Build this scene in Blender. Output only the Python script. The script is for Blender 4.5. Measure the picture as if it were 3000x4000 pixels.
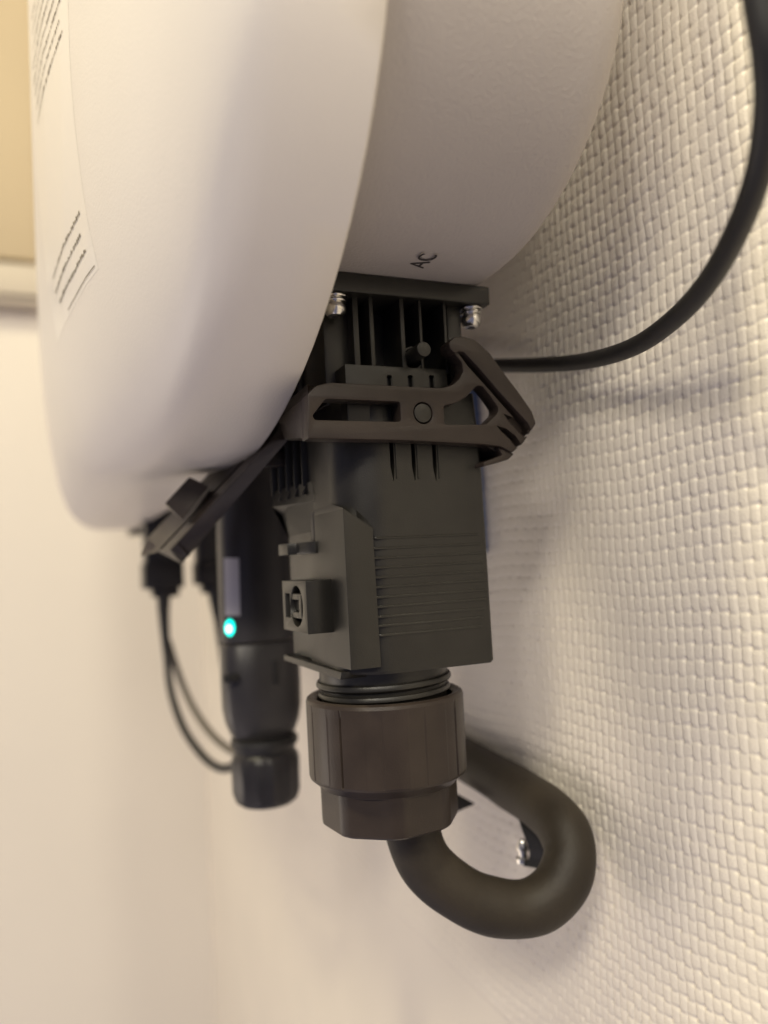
import bpy, bmesh, math, random
import numpy as np
from mathutils import Vector, Matrix
from mathutils.bvhtree import BVHTree

random.seed(4)
np.random.seed(4)
for o in list(bpy.data.objects):
    bpy.data.objects.remove(o)
S = bpy.context.scene
COL = S.collection

# ---------------------------------------------------------------- camera
# world: wall is the plane y = WALL, room towards -y, the camera looks along -x
F = 3046.0


def _n(v):
    v = np.array(v, float)
    return v / np.linalg.norm(v)


_vx = _n((200 - 1500, -(2265 - 2000), -F))
_vy = np.array((8600 - 1500, -(1825 - 2000), -F), float)
_vy = _n(_vy - _vx * _vy.dot(_vx))
R = np.stack([-_vx, _vy, np.cross(-_vx, _vy)], 0)
CAM = np.array((0.27, -0.16, 0.0))


def ray(px, py):
    return R @ np.array((px - 1500, -(py - 2000), -F))


def at(px, py, x=None, y=None, z=None):
    """point of the plane x=, y= or z= seen at a photo position"""
    i, v = (0, x) if x is not None else (1, y) if y is not None else (2, z)
    d = ray(px, py)
    return Vector(CAM + (v - CAM[i]) / d[i] * d)


cd = bpy.data.cameras.new('camera')
cam = bpy.data.objects.new('camera', cd)
COL.objects.link(cam)
M = Matrix(R.tolist()).to_4x4()
M.translation = Vector(CAM)
cam.matrix_world = M
cd.sensor_width = 36
cd.sensor_fit = 'VERTICAL'
cd.sensor_height = 36
cd.lens = 36 * F / 4000
cd.clip_start = 0.01
cd.clip_end = 50
cd.dof.use_dof = True
cd.dof.focus_distance = 0.285
cd.dof.aperture_fstop = 4.6
S.camera = cam

# ---------------------------------------------------------------- light
W = bpy.data.worlds.new('World')
S.world = W
W.use_nodes = True
W.node_tree.nodes['Background'].inputs[0].default_value = (0.70, 0.70, 1.0, 1)
W.node_tree.nodes['Background'].inputs[1].default_value = 0.235


def area(name, loc, target, size, power, color):
    l = bpy.data.lights.new(name, 'AREA')
    l.shape = 'DISK'
    l.size = size
    l.energy = power
    l.color = color
    o = bpy.data.objects.new(name, l)
    COL.objects.link(o)
    o.location = loc
    o.rotation_euler = (Vector(target) - Vector(loc)).to_track_quat('-Z', 'Y').to_euler()
    return o


area('ceiling_lamp', (0.3, -1.0, 1.7), (0, 0, 0), 0.25, 24, (1.0, 0.89, 0.56))
area('ceiling_lamp', (1.0, -0.35, 1.8), (0, 0, 0), 0.20, 14, (1.0, 0.93, 0.72))
area('cable_shadow_light', (1.35, -1.1, 1.1), (0, 0, 0), 0.22, 9, (1.0, 0.92, 0.82))  # unseen light, added to throw the thin cable's shadow on the wall
area('room_lamp', (1.2, -1.5, 1.2), (0, 0, 0), 0.45, 14, (1.0, 0.90, 0.68))
area('room_lamp', (2.0, -0.6, 1.2), (0, 0, 0), 0.40, 11, (1.0, 0.92, 0.75))
area('side_fill', (-0.8, -1.3, -0.6), (0, 0, 0), 0.6, 3.4, (1.0, 0.88, 0.76))  # unseen fill added low on the left, brightens room-facing sides like bounce
area('floor_bounce', (0.2, -0.8, -1.2), (0, 0, 0), 1.2, 2.4, (1.0, 0.85, 0.80))

S.view_settings.view_transform = 'Standard'
S.view_settings.look = 'None'
S.view_settings.exposure = 0
S.view_settings.gamma = 1


# ---------------------------------------------------------------- materials
def mat(name, color, rough=0.5, metal=0.0, bump=None, vary=0.0, vscale=40, spec=0.5, emit=None, estr=0, coat=0):
    m = bpy.data.materials.new(name)
    m.use_nodes = True
    nt = m.node_tree
    b = nt.nodes['Principled BSDF']
    b.inputs['Base Color'].default_value = (*color, 1)
    b.inputs['Roughness'].default_value = rough
    b.inputs['Metallic'].default_value = metal
    b.inputs['Specular IOR Level'].default_value = spec
    b.inputs['Coat Weight'].default_value = coat
    tc = nt.nodes.new('ShaderNodeTexCoord')
    if vary:
        n = nt.nodes.new('ShaderNodeTexNoise')
        n.inputs['Scale'].default_value = vscale
        n.inputs['Detail'].default_value = 6
        nt.links.new(tc.outputs['Object'], n.inputs['Vector'])
        r = nt.nodes.new('ShaderNodeMapRange')
        r.inputs[1].default_value = 0.235
        r.inputs[2].default_value = 0.75
        r.inputs[3].default_value = 1 - vary
        r.inputs[4].default_value = 1 + vary
        nt.links.new(n.outputs['Fac'], r.inputs[0])
        mx = nt.nodes.new('ShaderNodeVectorMath')
        mx.operation = 'SCALE'
        mx.inputs[0].default_value = color
        nt.links.new(r.outputs[0], mx.inputs['Scale'])
        nt.links.new(mx.outputs[0], b.inputs['Base Color'])
        r2 = nt.nodes.new('ShaderNodeMapRange')
        r2.inputs[3].default_value = max(0, rough - 0.10)
        r2.inputs[4].default_value = min(1, rough + 0.10)
        nt.links.new(n.outputs['Fac'], r2.inputs[0])
        nt.links.new(r2.outputs[0], b.inputs['Roughness'])
    if bump:
        sc, dist = bump
        n = nt.nodes.new('ShaderNodeTexNoise')
        n.inputs['Scale'].default_value = sc
        n.inputs['Detail'].default_value = 2
        nt.links.new(tc.outputs['Object'], n.inputs['Vector'])
        bp = nt.nodes.new('ShaderNodeBump')
        bp.inputs['Distance'].default_value = dist
        bp.inputs['Strength'].default_value = 1
        nt.links.new(n.outputs['Fac'], bp.inputs['Height'])
        nt.links.new(bp.outputs[0], b.inputs['Normal'])
    if emit:
        b.inputs['Emission Color'].default_value = (*emit, 1)
        b.inputs['Emission Strength'].default_value = estr
    return m


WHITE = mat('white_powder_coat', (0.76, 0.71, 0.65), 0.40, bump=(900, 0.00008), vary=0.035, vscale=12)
REAR = mat('shaded_white_powder_coat', (0.44, 0.40, 0.375), 0.5, bump=(700, 0.00022), vary=0.05, vscale=14)  # the cover's white coat, darkened to hold the shade of the recessed underside
DARK = mat('charcoal_plastic', (0.0195, 0.018, 0.0148), 0.34, spec=0.42, bump=(1800, 0.00005), vary=0.22, vscale=70)
BROWN = mat('brown_grey_plastic', (0.031, 0.0228, 0.0185), 0.36, spec=0.32, bump=(1500, 0.00005), vary=0.22, vscale=60)
BLACK = mat('black_plastic', (0.020, 0.018, 0.020), 0.38, spec=0.4, bump=(900, 0.00005), vary=0.15, vscale=60)
DONGLE = mat('dongle_plastic', (0.034, 0.031, 0.032), 0.36, spec=0.45, bump=(900, 0.00005), vary=0.15, vscale=60)
RUBBER = mat('black_cable_rubber', (0.013, 0.012, 0.012), 0.5, bump=(1200, 0.00004))
CONDUIT = mat('grey_cable_sheath', (0.032, 0.025, 0.017), 0.55, spec=0.35, bump=(420, 0.00016), vary=0.30, vscale=45)
STEEL = mat('bright_steel', (0.72, 0.70, 0.66), 0.22, metal=1.0, bump=(500, 0.00003))
PAINT = mat('painted_woven_wallpaper', (0.83, 0.765, 0.665), 0.36, bump=(1300, 0.00010), vary=0.03, vscale=14)
FARP = mat('smooth_pale_wall_paint', (0.755, 0.70, 0.64), 0.7, vary=0.03, vscale=3)
BEIGE = mat('beige_board', (0.48, 0.39, 0.265), 0.5, vary=0.04, vscale=6)
TRIM = mat('pale_trim', (0.56, 0.50, 0.42), 0.5)
INK = mat('dark_print', (0.05, 0.045, 0.045), 0.6)
INKL = mat('faded_brown_print', (0.17, 0.145, 0.11), 0.6)
PAPER = mat('glossy_sticker', (0.80, 0.755, 0.695), 0.30)
GREYL = mat('grey_white_label', (0.50, 0.48, 0.50), 0.5)
BLUE = mat('blue_plastic', (0.10, 0.14, 0.27), 0.5)
CLEAR = mat('cloudy_plastic', (0.5, 0.48, 0.44), 0.2)
LED = mat('green_led', (0.0, 0.3, 0.25), 0.4, emit=(0.0, 0.95, 0.72), estr=2.2)
LEDC = mat('led_core', (0.5, 0.9, 0.9), 0.4, emit=(0.45, 1.0, 0.95), estr=5.0)


# ---------------------------------------------------------------- helpers
def new_obj(name, me, m=None, parent=None, label=None, cat=None, kind=None, group=None):
    o = bpy.data.objects.new(name, me)
    COL.objects.link(o)
    if m is not None and me is not None:
        me.materials.clear()
        me.materials.append(m)
    if parent is not None:
        o.parent = parent
    for k, v in (('label', label), ('category', cat), ('kind', kind), ('group', group)):
        if v:
            o[k] = v
    return o


def thing(name, label, cat, group=None):
    return new_obj(name, None, None, None, label, cat, None, group)


def smooth(me, angle=35):
    me.polygons.foreach_set('use_smooth', [True] * len(me.polygons))
    try:
        me.set_sharp_from_angle(angle=math.radians(angle))
    except Exception:
        pass
    return me


def mesh_from(verts, faces, sm=35):
    me = bpy.data.meshes.new('m')
    me.from_pydata([tuple(v) for v in verts], [], faces)
    bm = bmesh.new()
    bm.from_mesh(me)
    bmesh.ops.remove_doubles(bm, verts=bm.verts, dist=1e-7)
    bmesh.ops.recalc_face_normals(bm, faces=bm.faces)
    bm.to_mesh(me)
    bm.free()
    if sm:
        smooth(me, sm)
    return me


def bevel_mesh(me, w, seg=2, angle=30):
    if w <= 0:
        return me
    bm = bmesh.new()
    bm.from_mesh(me)
    es = [e for e in bm.edges if len(e.link_faces) == 2 and e.calc_face_angle(0) > math.radians(angle)]
    bmesh.ops.bevel(bm, geom=es, offset=w, segments=seg, profile=0.6, affect='EDGES', clamp_overlap=True)
    bm.to_mesh(me)
    bm.free()
    return smooth(me)


def box(x0, x1, y0, y1, z0, z1, bev=0.0005, seg=2):
    vs = [(x, y, z) for x in (x0, x1) for y in (y0, y1) for z in (z0, z1)]
    fs = [(0, 1, 3, 2), (4, 6, 7, 5), (0, 4, 5, 1), (2, 3, 7, 6), (0, 2, 6, 4), (1, 5, 7, 3)]
    return bevel_mesh(mesh_from(vs, fs, 0), bev, seg)


def hexa(p, bev=0.0004, seg=2):
    """8 points: bottom ring of 4 then top ring of 4"""
    fs = [(0, 1, 2, 3), (4, 7, 6, 5)] + [(i, i + 4, (i + 1) % 4 + 4, (i + 1) % 4) for i in range(4)]
    return bevel_mesh(mesh_from(p, fs, 0), bev, seg)


def loft(rings, cap0=True, cap1=True, sm=35):
    n = len(rings[0])
    vs = [v for r in rings for v in r]
    fs = []
    for k in range(len(rings) - 1):
        for i in range(n):
            j = (i + 1) % n
            fs.append((k * n + i, k * n + j, (k + 1) * n + j, (k + 1) * n + i))
    if cap0:
        fs.append(tuple(range(n - 1, -1, -1)))
    if cap1:
        fs.append(tuple(range((len(rings) - 1) * n, len(rings) * n)))
    return mesh_from(vs, fs, sm)


def catmull(pts, n=10):
    P = [Vector(p) for p in pts]
    P = [2 * P[0] - P[1]] + P + [2 * P[-1] - P[-2]]
    out = []
    for i in range(1, len(P) - 2):
        a, b, c, d = P[i - 1:i + 3]
        for k in range(n):
            t = k / n
            out.append(0.5 * ((2 * b) + (c - a) * t + (2 * a - 5 * b + 4 * c - d) * t * t + (3 * b - a - 3 * c + d) * t ** 3))
    out.append(P[-2])
    return out


def tube(pts, r, n=10, seg=20, sm=60, up=(0, 0, 1)):
    """tube along a smooth curve; r is a number or a function of 0..1"""
    C = catmull(pts, n)
    T = [(C[min(i + 1, len(C) - 1)] - C[max(i - 1, 0)]).normalized() for i in range(len(C))]
    u = T[0].cross(Vector((0.3, 0.5, 0.8))).normalized()
    rings = []
    for i, c in enumerate(C):
        u = (u - T[i] * u.dot(T[i])).normalized()
        v = T[i].cross(u)
        rr = r(i / (len(C) - 1)) if callable(r) else r
        rings.append([c + (u * math.cos(a) + v * math.sin(a)) * rr for a in [2 * math.pi * k / seg for k in range(seg)]])
    return loft(rings, sm=sm)


def ribbon(pts, wv, th, n=8):
    """flat strap following pts, width vector wv, thickness th"""
    C = catmull(pts, n)
    rings = []
    wv = Vector(wv)
    for i, c in enumerate(C):
        t = (C[min(i + 1, len(C) - 1)] - C[max(i - 1, 0)]).normalized()
        nn = t.cross(wv).normalized() * th / 2
        rings.append([c - wv / 2 - nn, c + wv / 2 - nn, c + wv / 2 + nn, c - wv / 2 + nn])
    return loft(rings, sm=40)


def cyl_x(y, z, r, x0, x1, seg=32, bev=0.0004):
    rings = [[(x0, y + r * math.cos(a), z + r * math.sin(a)) for a in [2 * math.pi * k / seg for k in range(seg)]],
             [(x1, y + r * math.cos(a), z + r * math.sin(a)) for a in [2 * math.pi * k / seg for k in range(seg)]]]
    return bevel_mesh(loft(rings, sm=0), bev, 2, 60)


def lathe(cx, cy, prof, seg=64, rfun=None, sm=30):
    rings = []
    for r, z in prof:
        rings.append([(cx + (rfun(r, a, z) if rfun else r) * math.cos(a), cy + (rfun(r, a, z) if rfun else r) * math.sin(a), z)
                      for a in [2 * math.pi * k / seg for k in range(seg)]])
    return loft(rings, sm=sm)


def round_poly(pts, r, seg=4):
    """round the corners of a 2D outline"""
    out = []
    n = len(pts)
    rs = r if isinstance(r, (list, tuple)) else [r] * n
    for i in range(n):
        a, b, c = Vector(pts[i - 1][:2]), Vector(pts[i][:2]), Vector(pts[(i + 1) % n][:2])
        rr = min(rs[i], (a - b).length * 0.45, (c - b).length * 0.45)
        if rr < 1e-6:
            out.append(tuple(b))
            continue
        p, q = b + (a - b).normalized() * rr, b + (c - b).normalized() * rr
        for k in range(seg + 1):
            t = k / seg
            out.append(tuple((1 - t) ** 2 * p + 2 * t * (1 - t) * b + t * t * q))
    return out


def plate(outer, holes, x0, x1, bev=0.0004):
    """outline (y,z) extruded between the planes x0 < x1, holes left open"""
    cu = bpy.data.curves.new('c', 'CURVE')
    cu.dimensions = '2D'
    cu.fill_mode = 'BOTH'
    for ol in [outer] + list(holes):
        sp = cu.splines.new('POLY')
        sp.points.add(len(ol) - 1)
        for i, p in enumerate(ol):
            sp.points[i].co = (p[0], p[1], 0, 1)
        sp.use_cyclic_u = True
    cu.extrude = (x1 - x0) / 2 - bev
    cu.bevel_depth = bev
    cu.bevel_resolution = 1
    cu.offset = -bev
    o = bpy.data.objects.new('c', cu)
    COL.objects.link(o)
    bpy.context.view_layer.update()
    me = bpy.data.meshes.new_from_object(o.evaluated_get(bpy.context.evaluated_depsgraph_get()))
    bpy.data.objects.remove(o)
    me.transform(Matrix(((0, 0, 1, (x0 + x1) / 2), (1, 0, 0, 0), (0, 1, 0, 0), (0, 0, 0, 1))))
    bm = bmesh.new()
    bm.from_mesh(me)
    bmesh.ops.remove_doubles(bm, verts=bm.verts, dist=1e-6)
    bmesh.ops.recalc_face_normals(bm, faces=bm.faces)
    bm.to_mesh(me)
    bm.free()
    return smooth(me, 30)


def cut(me, cutters):
    """carve recesses into a mesh"""
    o = bpy.data.objects.new('a', me)
    COL.objects.link(o)
    bm = bmesh.new()
    for c in cutters:
        bm.from_mesh(c)
    cm = bpy.data.meshes.new('cut')
    bm.to_mesh(cm)
    bm.free()
    co = bpy.data.objects.new('b', cm)
    COL.objects.link(co)
    md = o.modifiers.new('b', 'BOOLEAN')
    md.operation = 'DIFFERENCE'
    md.solver = 'EXACT'
    md.object = co
    md.use_self = True
    bpy.context.view_layer.update()
    r = bpy.data.meshes.new_from_object(o.evaluated_get(bpy.context.evaluated_depsgraph_get()))
    bpy.data.objects.remove(o)
    bpy.data.objects.remove(co)
    return smooth(r, 30)


def yz(pts, x, sc=1.659, ox=1200, oy=900):
    """photo positions (measured in an enlarged crop) to (y,z) on the plane x"""
    out = []
    for a, b in pts:
        p = at(ox + a / sc, oy + b / sc, x=x)
        out.append((p.y, p.z))
    return out


# ---------------------------------------------------------------- the setting: walls
WALL = 0.06
PX, PZ = 0.0044, 0.0061     # thread pitch of the woven wallpaper


def weave_height(x, z):
    zz = z + 0.0011 * np.sin(x * 41 + 1.0) + 0.0004 * np.sin(x * 97) + 0.0003 * np.sin(z * 63 + x * 30)
    xx = x + 0.0005 * np.sin(z * 47) + 0.0003 * np.sin(z * 130 + 2)
    u = xx / PX
    v = zz / PZ
    iu = np.floor(u)
    iv = np.floor(v)
    fu = u - iu - 0.5
    fv = v - iv - 0.5
    h1 = np.modf(np.abs(np.sin(iu * 12.9898 + 1.3) * 43758.5453))[0]
    h2 = np.modf(np.abs(np.sin(iv * 78.233 + 0.7) * 12543.123))[0]
    h3 = np.modf(np.abs(np.sin(iu * 12.9898 + iv * 78.233) * 43758.5453))[0]
    par = np.where((iu + iv) % 2 == 0, 1.0, -1.0)
    wu = 0.50 - 0.04 * h1
    wv = 0.50 - 0.05 * h2
    over = par > 0
    # sides of each thread fall away steeply, the top is broad and flattened by paint
    su = np.clip(1 - np.abs(fu / wu) ** 4, 0, 1) ** 0.6
    sv = np.clip(1 - np.abs(fv / wv) ** 4, 0, 1) ** 0.6
    h4 = np.modf(np.abs(np.sin(iu * 39.346 + iv * 11.135) * 24634.63))[0]
    warp = su * (0.58 + 0.36 * np.clip(1 - np.abs(fv / (0.52 + 0.08 * h4)) ** 4, 0, 1)) * (0.88 + 0.30 * (h3 - 0.5))
    weft = sv * (0.40 + 0.44 * np.clip(1 - np.abs(fu / (0.54 + 0.08 * h3)) ** 3, 0, 1)) * (0.9 + 0.34 * (h4 - 0.5))
    warp = warp * (1 + 0.05 * np.sin(fu * 22 + 9 * h1))
    weft = weft * (1 + 0.05 * np.sin(fv * 25 + 9 * h2))
    warp = warp + 0.16 * (h4 - 0.5) * fv
    H = np.where(over, np.maximum(warp, 0.22 * sv), np.maximum(weft, 0.22 * su))
    # paint does not fill the small holes beside each thread crossing
    pu = fu + np.where(over, 0.46, -0.46) + 0.05 * (h3 - 0.5)
    pv = fv + 0.46
    H = H - (0.65 + 1.05 * h4) * np.exp(-(pu / 0.15) ** 2 - (pv / 0.11) ** 2)
    fill = np.clip(0.5 + 0.9 * np.sin(x * 61 + 2 * np.sin(z * 37)) * np.sin(z * 53 + 1.3 * np.sin(x * 45)), 0, 1)
    H = H * (1 - 0.30 * fill) + 0.30 * fill * 0.6
    return 0.00088 * H


def blur(a):
    for ax in (0, 1):
        a = (np.roll(a, 1, ax) + 3 * a + np.roll(a, -1, ax)) / 5
    return a


def make_wall():
    xs = np.concatenate([np.arange(-0.72, -0.22, 0.0013), np.arange(-0.22, 0.135, 0.00046)])
    zs = np.arange(-0.25, 0.31, 0.00055)
    nx, nz = len(xs), len(zs)
    X, Z = np.meshgrid(xs, zs)
    h = blur(weave_height(X, Z))
    e = np.minimum.reduce([X - xs[0], xs[-1] - X, Z - zs[0], zs[-1] - Z])
    h = h * np.clip(e / 0.004, 0, 1)
    co = np.stack([X, WALL - h, Z], -1).reshape(-1, 3)
    # coarse surround, one strip to each side
    bx = [(-1.02, xs[0]), (xs[-1], 1.6)]
    extra = []
    faces_extra = []
    base = len(co)

    def quad(x0, x1, z0, z1):
        i = base + len(extra)
        extra.extend([(x0, WALL, z0), (x1, WALL, z0), (x1, WALL, z1), (x0, WALL, z1)])
        faces_extra.append((i, i + 1, i + 2, i + 3))
    for a, b in bx:
        quad(a, b, -1.2, 1.7)
    quad(xs[0], xs[-1], -1.2, zs[0])
    quad(xs[0], xs[-1], zs[-1], 1.7)
    co = np.concatenate([co, np.array(extra)])
    idx = np.arange(nx * nz).reshape(nz, nx)
    q = np.stack([idx[:-1, :-1], idx[:-1, 1:], idx[1:, 1:], idx[1:, :-1]], -1).reshape(-1, 4)
    q = np.concatenate([q, np.array(faces_extra)])
    me = bpy.data.meshes.new('wall')
    me.vertices.add(len(co))
    me.vertices.foreach_set('co', co.astype(np.float32).ravel())
    me.loops.add(q.size)
    me.loops.foreach_set('vertex_index', q.astype(np.int32).ravel())
    me.polygons.add(len(q))
    me.polygons.foreach_set('loop_start', np.arange(0, q.size, 4, dtype=np.int32))
    me.update(calc_edges=True)
    me.polygons.foreach_set('use_smooth', [True] * len(me.polygons))
    return me


new_obj('wall', make_wall(), PAINT, kind='structure', label='off-white painted wall with coarse woven glass-fibre wallpaper')
new_obj('far_wall', box(-1.06, -1.02, -1.8, WALL + 0.04, -1.2, 1.7, 0), FARP, kind='structure',
        label='smooth pale wall closing the room behind the inverter')

# beige cupboard with pale rail in the far left
cup = thing('wall_cupboard', 'blurred beige cupboard with pale bottom rail, at the far left edge', 'cupboard')
a = at(146, 1020, x=-0.98)
b = at(146, 1160, x=-0.98)
new_obj('cupboard_door', box(-1.0, -0.98, -0.95, a.y, a.z, 1.1, 0.003), BEIGE, cup)
new_obj('rail', box(-1.0, -0.975, -0.95, a.y + 0.004, b.z, a.z - 0.008, 0.004), TRIM, cup)
new_obj('bottom_board', box(-1.02, -0.985, -0.95, a.y + 0.002, b.z - 0.009, b.z - 0.001, 0.001), TRIM, cup)

# ---------------------------------------------------------------- inverter
inv = thing('solar_inverter', 'large white solar inverter with rounded corners mounted on the woven wall', 'inverter')


def outline(xmax, xmin, zmin, zmax, a, b, n=22, d=0.0, e=None, far=1.0):
    """closed outline in x,z with elliptical corners, drawn in by d"""
    xmax -= d
    xmin += d
    e = d if e is None else e
    zmin += e
    zmax -= e
    a = min(a, (xmax - xmin) / 2 - 0.002)
    b = min(b, (zmax - zmin) / 2 - 0.002)
    pts = []
    for cx, cz, t0, a, b in ((xmax - a, zmin + b, -90, a, b), (xmax - a, zmax - b, 0, a, b), (xmin + a * far, zmax - b * far, 90, a * far, b * far), (xmin + a * far, zmin + b * far, 180, a * far, b * far)):
        for k in range(n + 1):
            t = math.radians(t0 + 90 * k / n)
            pts.append((cx + a * math.cos(t), cz + b * math.sin(t)))
    return pts


RIM = -0.075
levels = [(-0.078, 0.004, 0.004), (-0.0755, 0.0035, 0.0035), (RIM, 0.0028, 0.0028), (RIM - 0.0002, 0.0008, 0.0008), (RIM - 0.0012, 0.0, 0.0), (-0.090, 0.0008, 0.0),
          (-0.102, 0.0022, 0.0), (-0.108, 0.0042, 0.0), (-0.1125, 0.0080, 0.0), (-0.116, 0.0135, 0.0), (-0.1195, 0.022, 0.0002), (-0.124, 0.036, 0.0008),
          (-0.130, 0.056, 0.0022), (-0.137, 0.082, 0.0055), (-0.1445, 0.112, 0.0130), (-0.152, 0.146, 0.030), (-0.158, 0.18, 0.056), (-0.162, 0.21, 0.09), (-0.164, 0.23, 0.12)]
rings = []
for y, d, e in levels:
    rings.append([(x, y, z) for x, z in outline(0.1, -0.64, 0.049, 0.54, 0.20, 0.13, d=d, e=e, far=0.22)])
cover_me = loft(rings, sm=50)
new_obj('front_cover', cover_me, WHITE, inv)
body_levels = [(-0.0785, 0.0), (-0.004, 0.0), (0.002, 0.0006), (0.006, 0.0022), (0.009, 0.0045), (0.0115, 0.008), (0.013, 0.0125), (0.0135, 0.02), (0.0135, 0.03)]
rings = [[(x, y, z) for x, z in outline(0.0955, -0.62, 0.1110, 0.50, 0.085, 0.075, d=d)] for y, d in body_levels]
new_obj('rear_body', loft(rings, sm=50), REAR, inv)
new_obj('mounting_bracket', box(-0.42, -0.10, 0.0135, WALL - 0.0005, 0.22, 0.40, 0.002), STEEL, inv)

# AC lettering on the underside
cu = bpy.data.curves.new('t', 'FONT')
cu.body = 'AC'
cu.size = 0.0098
cu.extrude = 0.00006
cu.align_x = 'CENTER'
cu.align_y = 'CENTER'
to = bpy.data.objects.new('t', cu)
COL.objects.link(to)
bpy.context.view_layer.update()
tm = bpy.data.meshes.new_from_object(to.evaluated_get(bpy.context.evaluated_depsgraph_get()))
bpy.data.objects.remove(to)
c = at(1655, 1020, z=0.1109)
tm.transform(Matrix(((1, 0, 0, c.x), (0, -1, 0, c.y), (0, 0, -1, 0.1109), (0, 0, 0, 1))))
new_obj('lettering', tm, INK, inv)

# rating label on the domed front
bvh = BVHTree.FromPolygons([v.co for v in cover_me.vertices], [p.vertices for p in cover_me.polygons])


def hit(px, py):
    r = bvh.ray_cast(Vector(CAM), Vector(ray(px, py)).normalized())
    return r[0]


def onfront(x, z, lift):
    r = bvh.ray_cast(Vector((x, -0.6, z)), Vector((0, 1, 0)))
    return Vector((x, (r[0].y if r[0] else -0.12) - lift, z))


def patch(x0, x1, z0, z1, lift, nx=4, nz=4):
    vs = [onfront(x0 + (x1 - x0) * i / nx, z0 + (z1 - z0) * j / nz, lift) for j in range(nz + 1) for i in range(nx + 1)]
    fs = [(j * (nx + 1) + i, j * (nx + 1) + i + 1, (j + 1) * (nx + 1) + i + 1, (j + 1) * (nx + 1) + i) for j in range(nz) for i in range(nx)]
    return vs, fs


for q in [(260, 10), (300, 400), (350, 900), (375, 1035), (290, 1310), (200, 360)]:
    print('HIT', q, hit(*q))
h0 = hit(372, 1040) or Vector((0.0, -0.14, 0.12))
lx, lz = h0.x, h0.z
vs, fs = patch(lx - 0.10, lx + 0.003, lz - 0.002, lz + 0.18, 0.00006, 40, 50)
lab = new_obj('rating_sticker', mesh_from(vs, fs, 60), PAPER, inv)
lv, lf = [], []


def ink(x0, x1, z0, z1):
    v, f = patch(x0, x1, z0, z1, 0.0003, max(1, int(abs(x1 - x0) / 0.004)), 1)
    n = len(lv)
    lv.extend(v)
    lf.extend([tuple(i + n for i in q) for q in f])


ink(lx - 0.055, lx, lz, lz + 0.0004)                     # ruled line under the text
for row in range(20):
    if 3 <= row <= 11:
        continue
    z = lz + 0.0075 + row * 0.0072
    x = lx - 0.006 - (0.004 if row % 2 else 0)
    while x > lx - 0.070 - 0.012 * random.random():
        w = random.uniform(0.0008, 0.0022)
        ink(x - w, x, z + random.uniform(0, .0006), z + random.uniform(0.0010, 0.0019))
        x -= w + random.uniform(0.0005, 0.0012)
new_obj('printed_text', mesh_from(lv, lf, 0), INKL, lab, kind='stuff')

# AC socket: flange, screws, ribbed housing, guide pin, collar
fl = at(1910, 1120, x=0)
fr = 0.0085
new_obj('socket_flange', box(-0.066, 0.0, -0.062, fr, 0.1033, 0.1109, 0.0009, 3), DARK, inv)


def screw(x, y, z):
    w = new_obj('screw', lathe(x, y, [(0.0014, z - 0.0086), (0.0030, z - 0.0082), (0.0040, z - 0.0070), (0.0043, z - 0.0054), (0.0039, z - 0.0038), (0.0033, z - 0.0034), (0.0033, z)], 28), STEEL, inv)
    new_obj('washer', lathe(x, y, [(0.0030, z - 0.0014), (0.0048, z - 0.0014), (0.0050, z - 0.0009), (0.0048, z - 0.0003), (0.003, z - 0.0002)], 28), STEEL, w)
    new_obj('washer', lathe(x, y, [(0.0030, z - 0.0031), (0.0043, z - 0.0031), (0.0046, z - 0.0026), (0.0044, z - 0.0020), (0.0030, z - 0.0019)], 28), STEEL, w)
    new_obj('drive_recess', lathe(x, y, [(0.0002, z - 0.0080), (0.0015, z - 0.0084), (0.00165, z - 0.0087), (0.0012, z - 0.00875)], 6), BLACK, w)


for x, y in ((-0.0056, 0.0022), (-0.0056, -0.0575), (-0.060, 0.0022), (-0.060, -0.0575)):
    screw(x, y, 0.1033)

zb, zt = at(1600, 1440, x=-0.003).z, 0.1034
ya = at(1381, 1300, x=-0.003).y
new_obj('socket_housing', box(-0.060, -0.021, -0.0565, -0.0045, 0.055, zt, 0.001), DARK, inv)
for a0, a1, x1 in ((1381, 1403, -0.006), (1446, 1462, -0.004), (1566, 1582, -0.003), (1640, 1650, -0.003), (1736, 1747, -0.003)):
    y0, y1 = at(a0, 1300, x=x1).y, at(a1, 1300, x=x1).y
    new_obj('rib', box(-0.0215, x1, y0, y1, zb - 0.001, zt, 0.0003), DARK, inv)
y0, y1 = at(1750, 1300, x=-0.006).y, at(1803, 1300, x=-0.006).y
new_obj('corner_post', box(-0.056, -0.006, y0, y1, 0.062, zt, 0.0006), DARK, inv)
new_obj('rear_post', box(-0.056, -0.012, -0.0605, at(1375, 1300, x=-0.012).y, 0.062, zt, 0.001), DARK, inv)
p = at(1657, 1363, x=0.008)
new_obj('guide_pin', cyl_x(p.y, p.z, 0.0029, -0.010, 0.008), DARK, inv)
ringo = [(p.y + 0.0006 + 0.0048 * math.cos(t), p.z - 0.0006 + 0.0048 * math.sin(t)) for t in [2 * math.pi * k / 32 for k in range(32)]]
ringi = [(p.y + 0.0006 + 0.0040 * math.cos(t), p.z - 0.0006 + 0.0040 * math.sin(t)) for t in [2 * math.pi * k / 32 for k in range(32)]]
new_obj('pin_guide', plate(ringo, [ringi], -0.0215, -0.0035, 0.0002), DARK, inv)
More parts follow.
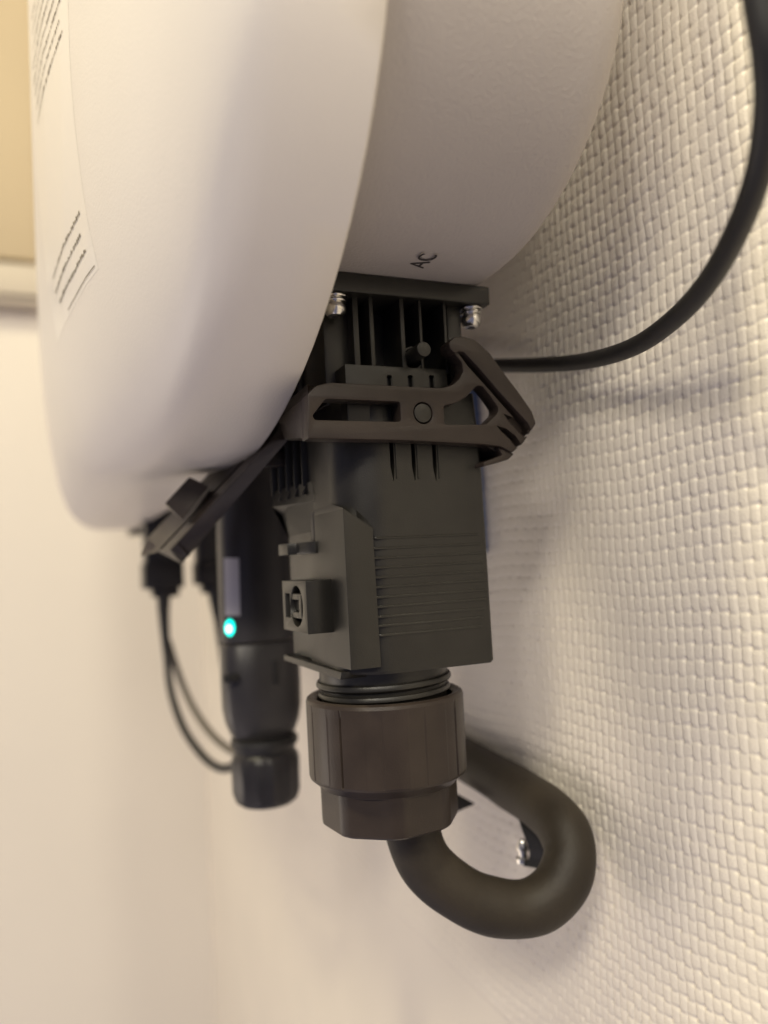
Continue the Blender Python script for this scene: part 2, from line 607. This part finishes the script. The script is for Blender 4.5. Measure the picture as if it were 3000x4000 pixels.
# collar band with three small hooked slots
me = box(-0.060, -0.001, at(1392, 1470, x=0).y - 0.004, at(1752, 1470, x=0).y, 0.050, zb, 0.0006)
cts = []
for q in (1525, 1607, 1690):
    p1 = at(q - 11, 1462, x=0)
    p2 = at(q + 14, 1530, x=0)
    cts.append(box(-0.004, 0.003, p1.y, p2.y, p2.z - 0.004, p1.z, 0.0009, 3))
new_obj('socket_collar', cut(me, cts), DARK, inv)
for q in (1525, 1607, 1690):
    p1 = at(q + 3, 1475, x=-0.0012)
    p2 = at(q + 12, 1530, x=-0.0012)
    new_obj('slot_key', box(-0.0045, -0.0014, p1.y, p2.y, p2.z - 0.004, p1.z, 0.0002), DARK, inv)

# ---------------------------------------------------------------- power plug
plug = thing('power_plug', 'charcoal AC power plug with locking lever hanging from the inverter underside', 'plug')


def rrect(y0, y1, x0, x1, rs, z, seg=8):
    """rounded rectangle ring at height z; rs = radii at (y0,x0),(y1,x0),(y1,x1),(y0,x1)"""
    pts = []
    for (cy, cx, t0), r in zip((((y0), (x0), 180), ((y1), (x0), 270), ((y1), (x1), 0), ((y0), (x1), 90)), rs):
        sy = 1 if t0 in (180, 90) else -1
        sx = 1 if t0 in (180, 270) else -1
        for k in range(seg + 1):
            t = math.radians(t0 + 90 * k / seg)
            pts.append((cx + sx * r + r * math.sin(t), cy + sy * r + r * math.cos(t), z))
    return pts


rs = (0.016, 0.004, 0.0022, 0.0175)
body = loft([rrect(-0.0600, -0.0012, -0.062, -0.0004, rs, 0.066), rrect(-0.0600, 0.0002, -0.062, 0.0, rs, 0.040), rrect(-0.0600, 0.0004, -0.062, 0.0, rs, 0.012),
             rrect(-0.0600, 0.0006, -0.062, 0.0, rs, -0.0405), rrect(-0.0592, 0.0000, -0.0615, -0.0006, rs, -0.0416)], sm=0)
cts = []
for q in (1538, 1622, 1704):
    p1 = at(q, 1885, x=0)
    y = p1.y
    cts.append(hexa([(0.001, y - 0.0001, p1.z), (0.001, y + 0.0001, p1.z), (-0.0006, y + 0.0001, p1.z + 0.001), (-0.0006, y - 0.0001, p1.z + 0.001),
                     (0.001, y - 0.0010, p1.z + 0.006), (0.001, y + 0.0007, p1.z + 0.006), (-0.0040, y + 0.0007, p1.z + 0.006), (-0.0040, y - 0.0010, p1.z + 0.006)], 0))
    cts.append(box(-0.0040, 0.001, y - 0.0010, y + 0.0007, p1.z + 0.00599, 0.062, 0))
body = cut(body, cts)
new_obj('plug_body', body, DARK, plug)
# raised rail beside each groove
for q in (1538, 1622, 1704):
    p1 = at(q + 13, 1870, x=0)
    new_obj('groove_rail', box(-0.002, 0.00045, p1.y - 0.0003, p1.y + 0.0003, p1.z, 0.060, 0.00015), DARK, plug)

# grip ridges: gently bowed in outline, step-like
lpy = [2104, 2145, 2182, 2219, 2256, 2296, 2335, 2373, 2412, 2451, 2486]
rpx = [1871, 1882, 1888, 1892, 1898, 1901, 1901, 1899, 1897, 1888, 1884]
lpx = [1464, 1456, 1454, 1454, 1454, 1456, 1458, 1461, 1467, 1474, 1482]
rpy = [2093, 2130, 2166, 2203, 2240, 2274, 2312, 2348, 2384, 2415, 2452]
for k in range(11):
    a = at(lpx[k], lpy[k], x=0)
    b = at(rpx[k], rpy[k], x=0)
    z = (a.z + b.z) / 2
    hgt = 0.0009
    # wedge section: proud at the lower edge, dying into the face above
    pr = [(-0.0008, z + hgt), (0.0001, z + hgt), (0.00038, z + hgt * 0.6), (0.00038, z + 0.0001), (-0.0008, z)]
    r0 = [(q[0], a.y, q[1]) for q in pr]
    r0b = [(q[0] if q[0] < 0 else q[0], a.y + 0.0006, q[1]) for q in pr]
    r1 = [(q[0], b.y, q[1]) for q in pr]
    new_obj('grip_ridge', loft([[(min(q[0], 0.0), q[1], q[2]) for q in r0], r0b, [(q[0], b.y - 0.0008, q[2]) for q in r1], [(min(q[0], 0.0), q[1], q[2]) for q in r1]], sm=20), DARK, plug)

# side box facing the room
xb = -0.072
e0, e1 = at(1340, 1984, x=0.0006), at(1366, 2620, x=0.0006)
zt0, zb0 = e0.z, e1.z
YB = -0.0606
sb = hexa([(0.0006, YB, zb0), (0.0006, -0.0485, zb0), (xb, -0.046, zb0), (xb, YB, zb0), (0.0006, YB, zt0), (0.0006, -0.0490, at(1458, 2066, x=0.0006).z), (xb, -0.046, zt0), (xb, YB, zt0)], 0.0004)
# soft step where the box face meets the ridge panel
slot = box(-0.0390, -0.0340, -0.064, -0.0570, 0.0085, 0.0230, 0.0002)
sb = cut(sb, [slot])
new_obj('side_box', sb, DARK, plug)
# sloped hood above the box
Y0 = -0.0505
arc = [(420, 172), (480, 190), (560, 240), (650, 320), (720, 385), (762, 436)]
A = Vector((0.0006, YB, zt0))
B = Vector((xb, YB, zt0))
arcp = []
for i, (u, v) in enumerate(arc):
    x = [-0.030, -0.020, -0.0105, -0.0040, -0.0008, 0.0006][i]
    arcp.append(at(1000 + u / 1.659, 1800 + v / 1.659, x=x))
E1 = Vector((xb, -0.0675, 0.0275))
E2 = Vector((xb, -0.0665, 0.0345))
E3 = Vector((-0.036, -0.0600, 0.0350))
top = [E1, E2, E3] + arcp
loop = top + [A, B]
ctr = Vector((-0.030, -0.0592, 0.0265))
vs = [v for v in loop] + [ctr]
n = len(loop)
fs = [(i, (i + 1) % n, n) for i in range(n)]
# closed body below
low = [Vector((min(v.x, -0.0004), max(v.y, -0.0600), min(v.z - 0.002, 0.012))) for v in loop]
vs2 = vs + low
fs2 = fs + [(i, i + n + 1, (i + 1) % n + n + 1, (i + 1) % n) for i in range(n)]
new_obj('hood', mesh_from(vs2, fs2, 50), DARK, plug)
# fins rising from the hood
for k in range(5):
    x = -0.0415 - 0.0078 * k
    yy = -0.0625 - 0.0012 * k
    zz = 0.0335 - 0.0002 * k
    new_obj('fin', hexa([(x, yy, zz), (x, -0.050, zz), (x - 0.0008, -0.050, zz), (x - 0.0008, yy, zz),
                         (x, yy, 0.085), (x, -0.050, 0.085), (x - 0.0008, -0.050, 0.085), (x - 0.0008, yy, 0.085)], 0.0002), DARK, plug)
    if k < 4:
        new_obj('fin_tip', hexa([(x + 0.0006, yy - 0.0005, zz - 0.0035), (x + 0.0006, yy + 0.001, zz - 0.0035), (x - 0.0008, yy + 0.001, zz - 0.0035), (x - 0.0008, yy - 0.0005, zz - 0.0035),
                             (x + 0.001, yy + 0.0025, zz + 0.003), (x + 0.001, yy + 0.004, zz + 0.003), (x - 0.0005, yy + 0.004, zz + 0.003), (x - 0.0005, yy + 0.0025, zz + 0.003)], 0.0001), DARK, plug)
new_obj('fin_base', box(xb, -0.036, -0.056, -0.045, 0.030, 0.085, 0.0005), DARK, plug)

# latch hook and lock housing on the box face
def plan(pts, z0, z1, bev=0.0003):
    return bevel_mesh(loft([[(x, y, z0) for x, y in pts], [(x, y, z1) for x, y in pts]], sm=0), bev, 2)


new_obj('latch_hook', plan([(-0.0315, YB + 0.002), (-0.0315, YB - 0.0008), (-0.0345, YB - 0.0030), (-0.0440, YB - 0.0050), (-0.0445, YB - 0.0088), (-0.0585, YB - 0.0088),
                            (-0.0585, YB - 0.0040), (-0.0500, YB - 0.0010), (-0.0450, YB + 0.002)], 0.0052, 0.0100, 0.0004), DARK, plug)
new_obj('latch_stem', box(-0.0385, -0.0345, YB - 0.0001, -0.0565, 0.0095, 0.0222, 0.0002), BLACK, plug)


def plate_y(outer, holes, y0, y1, bev=0.0003):
    me = plate(outer, holes, y0, y1, bev)      # (u,v) -> y,z with depth x; turn so that depth is y
    me.transform(Matrix(((0, 1, 0, 0), (1, 0, 0, 0), (0, 0, 1, 0), (0, 0, 0, 1))))
    me.flip_normals()
    return me


lxa, lxb = -0.0163, -0.0497
lza, lzb = -0.0054, -0.0258
yo = -0.0709
lhx, lhz = -0.0300, -0.0155
blk = round_poly([(lxb, lzb), (lxa, lzb), (lxa, lza), (lxb, lza)], 0.0004)
hole = [(lhx + 0.0084 * math.cos(t), lhz + 0.0081 * math.sin(t)) for t in [2 * math.pi * k / 36 for k in range(36)]]
slotl = [(-0.0458, lhz - 0.0049), (-0.0390, lhz - 0.0049), (-0.0390, lhz + 0.0049), (-0.0458, lhz + 0.0049)]
lh = new_obj('lock_housing', plate_y(blk, [hole, slotl], yo, YB + 0.001), DARK, plug)
new_obj('lock_insert', box(lhx - 0.0078, lhx + 0.0062, yo + 0.0003, YB, lhz + 0.0024, lhz + 0.0049, 0.0006), DARK, lh)
new_obj('lock_insert', box(lhx - 0.0078, lhx + 0.0062, yo + 0.0003, YB, lhz - 0.0049, lhz - 0.0024, 0.0006), DARK, lh)
new_obj('insert_bridge', box(lhx + 0.0028, lhx + 0.0060, yo + 0.0001, YB, lhz - 0.0046, lhz + 0.0046, 0.0006), DARK, lh)
new_obj('insert_core', box(lhx - 0.0080, lhx + 0.0030, yo + 0.0020, YB, lhz - 0.0020, lhz + 0.0020, 0.0003), DARK, lh)
# groove and lip at the foot of the box
new_obj('bottom_lip', hexa([(-0.0105, YB - 0.0004, zb0 - 0.0046), (-0.0105, -0.050, zb0 - 0.0046), (xb - 0.002, -0.050, zb0 - 0.0028), (xb - 0.002, YB - 0.0042, zb0 - 0.0028),
                            (-0.0085, YB - 0.0004, zb0 - 0.0016), (-0.0085, -0.050, zb0 - 0.0016), (xb - 0.002, -0.050, zb0 - 0.0004), (xb - 0.002, YB - 0.0042, zb0 - 0.0004)], 0.0003), DARK, plug)

# threaded neck and gland nut
NX, NY = -0.0315, -0.0345
new_obj('threaded_neck', lathe(NX, NY, [(0.0264, -0.040), (0.0265, -0.0475), (0.0260, -0.0485), (0.0260, -0.060)], 72), DARK, plug)


def ring_tilted(z, r, th, tilt=0.0012):
    prof = [(r - 0.0018, z + th), (r - 0.0004, z + th), (r, z + th * 0.6), (r, z + th * 0.2), (r - 0.0006, z - th * 0.1), (r - 0.0022, z - th * 0.4)]
    me = lathe(NX, NY, prof, 72)
    for v in me.vertices:
        v.co.z += (v.co.y - NY) / 0.03 * tilt
    return me


new_obj('thread_ring', ring_tilted(-0.0488, 0.0279, 0.0022, 0.0008), DARK, plug)
new_obj('thread_ring', ring_tilted(-0.0530, 0.0272, 0.0020, 0.0008), DARK, plug)


def nut_r(r, a, z):
    if r < 0.0305 or z > -0.0580 or z < -0.0842:
        return r
    k = a * 12 / (2 * math.pi) + 0.867
    f = k - math.floor(k)
    soft = -0.62 < (a if a < math.pi else a - 2 * math.pi) < 0.3
    # broad panels parted by narrow grooves, shallower on the near side
    if f < 0.035:
        return r - (0.00022 if soft else 0.0010)
    if f > 0.62:
        return r - 0.00012
    return r


NR = 0.0324
nut = new_obj('gland_nut', lathe(NX, NY, [(0.0281, -0.0620), (0.0281, -0.0545), (0.0295, -0.0532), (0.0310, -0.0530), (0.0320, -0.0537), (NR, -0.0550), (NR, -0.0580), (NR, -0.05801), (NR - 0.0001, -0.0840),
                                        (NR - 0.0002, -0.08425), (NR - 0.0004, -0.0850), (0.0295, -0.0872), (0.0281, -0.0884), (0.0278, -0.0888)], 352, nut_r, 12), BROWN, plug)


def hexish(r, a, z):
    k = (a / (2 * math.pi) * 8 + 0.36) % 1.0
    ap = math.cos(math.pi / 8) / math.cos((k - 0.5) * 2 * math.pi / 8)
    return r * min(1.0, ap * 1.035)


new_obj('nut_collar', lathe(NX, NY, [(0.0280, -0.0880), (0.0279, -0.1022), (0.0277, -0.1034), (0.0268, -0.1042), (0.0150, -0.1044), (0.0120, -0.1030)], 160, hexish, 25), BROWN, plug)

# locking lever ----------------------------------------------------------
XF = 0.0085
arm_px = [(-230, 1345), (1140, 1385), (1230, 1395), (1280, 1330), (1240, 1262), (1250, 1200), (1180, 1065), (1100, 985), (1000, 860), (985, 800), (1040, 790), (1010, 715), (950, 705), (918, 735), (925, 775), (965, 805), (1005, 855),
          (1012, 915), (985, 965), (940, 1003), (870, 1022), (150, 985), (60, 1010), (-60, 1130), (-230, 1330)]
arm_px = [(5, 1347), (600, 1358), (1140, 1385), (1260, 1400), (1330, 1440), (1400, 1380), (1462, 1280), (1455, 1190), (1380, 1070), (1290, 950), (1180, 800), (1090, 718), (1010, 692),
          (950, 697), (915, 727), (920, 770), (960, 805), (1002, 855), (1012, 915), (985, 965), (940, 1003), (870, 1022), (150, 985), (60, 1005), (5, 1060)]
h1 = round_poly(yz([(120, 1090), (602, 1110), (608, 1240), (50, 1228), (34, 1200)], XF), 0.0012)
h2 = round_poly(yz([(885, 1135), (960, 1120), (1030, 1080), (1100, 1005), (1135, 1008), (1185, 1070), (1240, 1150), (1235, 1185), (1160, 1258), (890, 1258)], XF), 0.0012)
pc = yz([(752, 1183)], XF)[0]
h3 = [(pc[0] + 0.0040 * math.cos(t), pc[1] + 0.0042 * math.sin(t)) for t in [2 * math.pi * k / 40 for k in range(40)]]
# slots between lip and ribs
g1 = round_poly(yz([(975, 790), (1020, 805), (1110, 905), (1260, 1080), (1425, 1262), (1437, 1300), (1405, 1290), (1290, 1160), (1150, 1000), (1040, 880)], XF), 0.0003)
g2 = round_poly(yz([(1272, 1188), (1340, 1215), (1400, 1265), (1445, 1325), (1405, 1345), (1350, 1288), (1310, 1243)], XF), 0.0003)
g3 = round_poly(yz([(1226, 1264), (1290, 1284), (1350, 1330), (1395, 1398), (1355, 1412), (1310, 1352), (1262, 1308)], XF), 0.0003)
arm_ol = round_poly(yz(arm_px, XF), 0.0008)
arm = plate(arm_ol, [h1, h2, h3], XF - 0.0075, XF, 0.00035)
arm = cut(arm, [plate(g, [], XF - 0.0042, XF + 0.002, 0) for g in (g1, g2, g3)])
new_obj('lever_arm', arm, BROWN, plug)
arm2 = arm.copy()
arm2.transform(Matrix.Translation((-0.0715, 0, 0)))
new_obj('lever_arm', arm2, BROWN, plug)
# raised lip along the hooked outer edge
lip = yz([(915, 727), (920, 768), (955, 800), (978, 785), (1010, 790), (1100, 885), (1250, 1060), (1425, 1248), (1448, 1300), (1478, 1252), (1455, 1180), (1380, 1070), (1290, 950), (1180, 800), (1090, 715), (1010, 688), (950, 693)], XF + 0.001)
new_obj('lever_lip', plate(round_poly(lip, 0.0008), [], XF - 0.005, XF + 0.0016, 0.0004), BROWN, plug)
# thumb ribs: curved bands stacked round the heel of the lever
for k, (pts) in enumerate(([(1300, 1200), (1380, 1240), (1435, 1290), (1462, 1300), (1440, 1335), (1418, 1350), (1395, 1330), (1340, 1275)],
                           [(1250, 1268), (1320, 1300), (1380, 1360), (1408, 1352), (1395, 1402), (1365, 1418), (1330, 1370), (1270, 1310)],
                           [(1170, 1375), (1260, 1375), (1330, 1425), (1372, 1412), (1352, 1445), (1310, 1482), (1290, 1445), (1240, 1405)])):
    new_obj('thumb_rib', plate(round_poly(yz(pts, XF + 0.0005), 0.0012), [], -0.064, XF - 0.0044, 0.0005), BROWN, plug)
pts = [(1150, 1528), (1150, 1500), (1270, 1455), (1240, 1405), (1300, 1410), (1345, 1450), (1310, 1483), (1230, 1508)]
new_obj('thumb_rib', plate(round_poly(yz(pts, XF - 0.001), 0.0006), [], -0.060, XF - 0.0015, 0.0004), BROWN, plug)
new_obj('thumb_web', plate(round_poly(yz([(1240, 1250), (1300, 1200), (1440, 1290), (1380, 1390), (1320, 1440), (1240, 1390)], XF - 0.006), 0.0006), [], -0.062, XF - 0.006, 0.0004), BROWN, plug)
new_obj('pivot_pin', cyl_x(pc[0], pc[1], 0.0036, -0.005, XF - 0.0002, 36, 0.0003), DARK, plug)

# cross-bar of the lever: long ribbed bar running back under the cover
xn, xf = XF, -0.125
T0, R0, B0 = at(930, 1775, x=-0.098), at(1060, 1720, x=-0.050), at(1130, 1713, x=-0.040)
T1, R1, B1 = at(551, 2170, x=-0.160), at(672, 2140, x=-0.112), at(719, 2193, x=-0.122)


def barsec(T, Rr, Bq, k=1.0):
    up = Vector((-0.004, 0.004, 0.010)) * k
    m1 = T.lerp(Rr, 0.55)
    m2 = T.lerp(Rr, 0.64)
    inn = Vector((0, 0.0016, 0.0010))
    return [T, m1, m1 + inn, m2 + inn, m2, Rr, Bq, Bq + up, T + up * 0.9]


secs = []
for k in range(9):
    t = k / 8
    secs.append(barsec(T0.lerp(T1, t), R0.lerp(R1, t), B0.lerp(B1, t), 1.0))
bar = bevel_mesh(loft(secs, sm=0), 0.0004, 2, 25)
new_obj('lever_bar', bar, BROWN, plug)
# step at the far end of the bar
Ta, Ra, Ba = [u.lerp(v, 0.93) for u, v in ((T0, T1), (R0, R1), (B0, B1))]
off = Vector((0.0, -0.0006, -0.0007))
new_obj('bar_end_lip', bevel_mesh(loft([barsec(Ta + off, Ra + off, Ba + off, 0.8), barsec(T1 + off + Vector((-.002, 0, 0)), R1 + off + Vector((-.002, 0, 0)), B1 + off + Vector((-.002, 0, 0)), 0.8)], sm=0), 0.0005), BROWN, plug)
kq = [(712, 2032), (644, 1966), (740, 1862), (816, 1900)]
kx = (-0.098, -0.106, -0.102, -0.094)
kf = [at(u, v, x=x) for (u, v), x in zip(kq, kx)]
kback = [p + Vector((-0.017, 0.002, 0.001)) for p in kf]
new_obj('lever_knob', hexa(kf + kback, 0.0010, 3), BROWN, plug)
# oblique web joining the near arm to the bar
wa = [at(1203, 1712, x=XF - 0.0004), at(1110, 1713, x=-0.040), at(1085, 1640, x=-0.040), at(1203, 1538, x=XF - 0.0004)]
wbk = [p + Vector((-0.0055, 0.0035, 0)) for p in wa]
new_obj('lever_web', hexa(wa + wbk, 0.0005), BROWN, plug)
wa = [at(1203, 1538, x=XF - 0.0006), at(1085, 1640, x=-0.040), at(1085, 1600, x=-0.052), at(1200, 1500, x=-0.012)]
wbk = [p + Vector((-0.002, 0.0045, -0.001)) for p in wa]
new_obj('lever_web', hexa(wa + wbk, 0.0004), BROWN, plug)

# ---------------------------------------------------------------- supply cable in its thick sheath
cab = thing('supply_cable', 'thick grey sheathed cable looping from the plug nut back towards the wall', 'cable')
p0 = Vector((NX + 0.001, NY + 0.006, -0.098))
path = [p0, at(1655, 3360, x=-0.028), at(1805, 3492, x=-0.024), at(1950, 3545, x=-0.020), at(2090, 3538, y=0.022), at(2190, 3455, y=0.034), at(2226, 3340, y=0.041), at(2200, 3240, y=0.044), at(2135, 3165, y=0.045),
        at(2050, 3105, y=0.046), at(1950, 3045, y=0.047), at(1850, 2985, y=0.048), at(1740, 2925, y=0.048), at(1600, 2850, y=0.048)]
new_obj('grey_sheath', tube(path, lambda t: 0.01125 + 0.00012 * math.sin(t * 37) + 0.0001 * math.sin(t * 61 + 1), 12, 40), CONDUIT, cab)
# faint seam rib along the sheath
clip = thing('cable_clip', 'dark curved wall clip with a small screw inside the cable loop', 'clip')
new_obj('strap', ribbon([at(1990, 3120, x=-0.085), at(2035, 3160, x=-0.062), at(2068, 3230, x=-0.052), at(2098, 3300, x=-0.048), at(2104, 3350, x=-0.048), at(2080, 3385, x=-0.050)], (0.006, 0.004, 0.0), 0.0052), RUBBER, clip)
new_obj('clip_ear', box(at(2150, 3080, x=-0.066).x - 0.008, -0.066, at(2150, 3080, x=-0.066).y, at(2182, 3080, x=-0.066).y, at(2150, 3112, x=-0.066).z, at(2150, 3086, x=-0.066).z, 0.001), RUBBER, clip)
q = at(2044, 3330, x=-0.056)
new_obj('screw_head', lathe(q.x, q.y, [(0.0004, q.z - 0.005), (0.0036, q.z - 0.0042), (0.0036, q.z - 0.0022), (0.0022, q.z - 0.0018), (0.0022, q.z + 0.001), (0.0030, q.z + 0.0014), (0.0030, q.z + 0.003), (0.0014, q.z + 0.006)], 20), STEEL, clip)
wd = thing('cable_tie_tail', 'small black tie end sticking out right of the brown nut', 'cable tie')
t0, t1, t2 = at(1760, 3085, x=-0.09), at(1862, 3142, x=-0.09), at(1760, 3185, x=-0.09)
dx = Vector((-0.012, 0, 0))
new_obj('tie_end', bevel_mesh(mesh_from([t0, t1, t2, t0 + dx, t1 + dx, t2 + dx], [(0, 1, 2), (3, 5, 4), (0, 3, 4, 1), (1, 4, 5, 2), (2, 5, 3, 0)], 0), 0.0012), RUBBER, wd)

# ---------------------------------------------------------------- thin black cable up the wall
wc = new_obj('thin_cable', tube([at(1700, 1428, y=0.040), at(1950, 1428, y=0.046), at(2130, 1424, y=0.046), at(2300, 1408, y=0.044), at(2480, 1352, y=0.040), at(2640, 1240, y=0.034), at(2770, 1095, y=0.026), at(2880, 900, y=0.016),
                                 at(2962, 680, y=0.007), at(3000, 430, y=0.000), at(2995, 220, y=-0.005), at(2965, 20, y=-0.008), at(2930, -200, y=-0.010), at(2860, -500, y=-0.010)], 0.0034, 12, 24), RUBBER, None,
             'thin black cable sweeping from behind the plug up beside the wall', 'cable')
# blue tab seen right of the plug
pb0, pb1 = at(1850, 2165, x=-0.10), at(1975, 2165, x=-0.10)
bt = thing('blue_terminal_cover', 'narrow blue plastic cover hanging just right of the plug body', 'cover')
new_obj('cover_panel', box(-0.14, -0.10, pb0.y, pb1.y, pb0.z, 0.1112, 0.0015), BLUE, bt)

# ---------------------------------------------------------------- data dongle
XD = -0.17
dg = thing('data_dongle', 'round-ended black data dongle with green status light behind the plug', 'dongle')
dl, dr = at(862, 2200, x=XD).y, at(1190, 2700, x=XD).y
dyc = (dl + dr) / 2 + 0.0015
dw = (dr - dl) / 2


def sup(cx, cy, ax, ay, z, p=2.6, n=40):
    out = []
    for k in range(n):
        t = 2 * math.pi * k / n
        c_, s_ = math.cos(t), math.sin(t)
        out.append((cx + ax * math.copysign(abs(c_) ** (2 / p), c_), cy + ay * math.copysign(abs(s_) ** (2 / p), s_), z))
    return out


z_led = at(900, 2456, x=XD).z
z_seam = at(900, 2520, x=XD).z
z_bot = at(1040, 2885, x=XD).z
XC = XD - 0.017
new_obj('upper_case', loft([sup(XC, dyc, 0.014, dw * 0.8, 0.111), sup(XC, dyc, 0.015, dw * 0.86, 0.07), sup(XC, dyc, 0.016, dw * 0.93, 0.045), sup(XC, dyc, 0.0165, dw * 0.97, 0.02), sup(XC, dyc, 0.0168, dw * 0.985, z_seam + 0.0004)], sm=40), DONGLE, dg)
new_obj('lower_case', loft([sup(XC, dyc, 0.0162, dw * 0.95, z_seam - 0.0008), sup(XC, dyc, 0.0170, dw, z_seam - 0.0022), sup(XC, dyc, 0.0172, dw * 1.01, z_bot + 0.030), sup(XC, dyc, 0.0170, dw, z_bot + 0.016), sup(XC, dyc, 0.0160, dw * 0.94, z_bot + 0.008),
                            sup(XC, dyc, 0.0140, dw * 0.84, z_bot + 0.002), sup(XC, dyc, 0.0125, dw * 0.74, z_bot - 0.002)], sm=40), DONGLE, dg)
for zz, yy, ww in ((at(900, 2650, x=XD).z, at(900, 2650, x=XD).y, 0.004), (at(1075, 2610, x=XD).z, at(1075, 2610, x=XD).y, 0.0016)):
    new_obj('case_notch', box(XD - 0.004, XD + 0.0012, yy - ww, yy + ww, zz - 0.002 if ww > 0.002 else zz - 0.009, zz + 0.002 if ww > 0.002 else zz + 0.005, 0.0006), RUBBER, dg)
zc = at(1040, 2920, x=XD).z
zc1 = at(1040, 3165, x=XD).z
rc = 0.0192
capx = XC + 0.001
new_obj('cap_ring', lathe(capx, dyc + 0.0005, [(rc * 0.86, zc + 0.004), (rc * 1.0, zc + 0.003), (rc * 1.02, zc), (rc * 0.92, zc - 0.003), (rc * 0.88, zc - 0.006)], 48), RUBBER, dg)
new_obj('end_cap', lathe(capx, dyc + 0.0005, [(rc * 0.9, zc - 0.005), (rc * 0.97, zc - 0.0065), (rc, zc - 0.010), (rc * 0.98, zc1 + 0.006), (rc * 0.93, zc1 + 0.002), (rc * 0.80, zc1), (rc * 0.5, zc1 - 0.0006)], 72,
                         lambda r, a, z: r * (1 + 0.035 * (math.cos(a * 13) > 0.1)) if zc1 + 0.004 < z < zc - 0.008 else r), BLACK, dg)
# label and led on the near-left face of the case
def onside(px, py, out=0.0004):
    p = at(px, py, x=XD)
    return p


def case_point(px, py, lift):
    """first point of the case seen at a photo position"""
    C0 = Vector(CAM)
    d = Vector(ray(px, py)).normalized()
    best = None
    for k in range(4000):
        t = 0.38 + k * 0.00004
        p = C0 + d * t
        e = abs((p.x - XC) / 0.0166) ** 2.6 + abs((p.y - dyc) / (dw * 0.975)) ** 2.6
        if e < 1:
            nn = Vector((math.copysign(abs((p.x - XC) / 0.0166) ** 1.6 / 0.0166, p.x - XC), math.copysign(abs((p.y - dyc) / dw) ** 1.6 / dw, p.y - dyc), 0)).normalized()
            return p + nn * lift
    return C0 + d * 0.43


cols = []
for u in (876, 893, 910, 926, 933):
    cols.append([case_point(u, 2180, 0.0004), case_point(u + 6, 2405, 0.0004)])
vs = [p for c_ in cols for p in c_]
new_obj('case_label', mesh_from(vs, [(2 * i, 2 * i + 1, 2 * i + 3, 2 * i + 2) for i in range(4)], 60), GREYL, dg)


def disc(px, py, rx, ry, lift, name, m):
    vs = [case_point(px, py, lift)]
    N = 20
    for k in range(N):
        t = 2 * math.pi * k / N
        vs.append(case_point(px + rx * math.cos(t), py + ry * math.sin(t), lift))
    new_obj(name, mesh_from(vs, [(0, k + 1, (k + 1) % N + 1) for k in range(N)], 60), m, dg)


disc(899, 2452, 19, 33, 0.0004, 'status_light', LED)
disc(898, 2456, 10, 15, 0.0009, 'status_light_core', LEDC)

# ---------------------------------------------------------------- DC plugs with thin cables, far behind
XP = -0.46


def dc_plug(name, label, l, r, t, m_, bt_, cable, cx):
    th = thing(name, label, 'connector', 'thin-cabled DC connectors under the far end of the inverter')
    a = at(l, m_, x=cx)
    b = at(r, m_, x=cx)
    zt_ = 0.1108
    zb_ = at((l + r) / 2, bt_, x=cx).z
    zm = at((l + r) / 2, m_, x=cx).z
    w = b.y - a.y
    new_obj('socket', box(cx - 0.03, cx - 0.002, a.y + w * 0.06, b.y - w * 0.06, zm, zt_, 0.002), BLACK, th)
    new_obj('connector_body', box(cx - 0.032, cx, a.y, b.y, zb_ + 0.006, zm + 0.001, 0.0012), BLACK, th)
    new_obj('cable_collar', box(cx - 0.027, cx - 0.006, a.y + w * 0.22, b.y - w * 0.10, zb_ - 0.002, zb_ + 0.0065, 0.002), BLACK, th)
    new_obj('cable', tube(cable, lambda t: 0.0068 - 0.0034 * min(1, t * 3.5), 10, 16), RUBBER, th)
    return th


dc_plug('dc_connector', 'leftmost small black connector with thin cable, furthest behind the lever bar', 562, 718, 2050, 2200, 2325,
        [at(640, 2300, x=XP - 0.012), at(640, 2400, x=XP - 0.012), at(652, 2560, x=XP - 0.010), at(668, 2700, x=XP), at(715, 2840, x=XP + 0.03), at(790, 2950, x=XP + 0.08), at(860, 3000, x=XP + 0.12), at(930, 2990, x=XP + 0.15)], XP)
dc_plug('dc_connector', 'small black connector with thin cable, half hidden between lever bar and dongle', 772, 885, 2050, 2200, 2310,
        [at(835, 2290, x=XP + 0.02), at(845, 2380, x=XP + 0.02), at(862, 2500, x=XP + 0.02), at(885, 2640, x=XP + 0.02), at(930, 2800, x=XP + 0.05), at(990, 2900, x=XP + 0.1)], XP + 0.03)
lt = new_obj('grey_cable', tube([at(655, 2500, x=XP - 0.03), at(700, 2640, x=XP - 0.02), at(752, 2760, x=XP), at(820, 2860, x=XP + 0.04), at(885, 2920, x=XP + 0.08), at(940, 2945, x=XP + 0.12)], 0.0032, 10, 14),
             mat('pale_grey_cable_skin', (0.16, 0.14, 0.11), 0.5), None, 'thin grey cable running just inside the curve of the black connector cable', 'cable')
fp = thing('connector_plate', 'dark mounting plate with pointed corner below the far end of the inverter', 'plate')
XQ = -0.60
pa, pb_ = at(508, 2056, x=XQ), at(860, 2056, x=XQ)
new_obj('base_plate', box(XQ - 0.03, XQ, -0.0745, pb_.y, pa.z - 0.003, 0.1108, 0.001), BLACK, fp)
new_obj('plate_flange', box(XQ - 0.035, XQ + 0.004, pa.y, pb_.y + 0.004, pa.z - 0.0085, pa.z - 0.0020, 0.001), BLACK, fp)
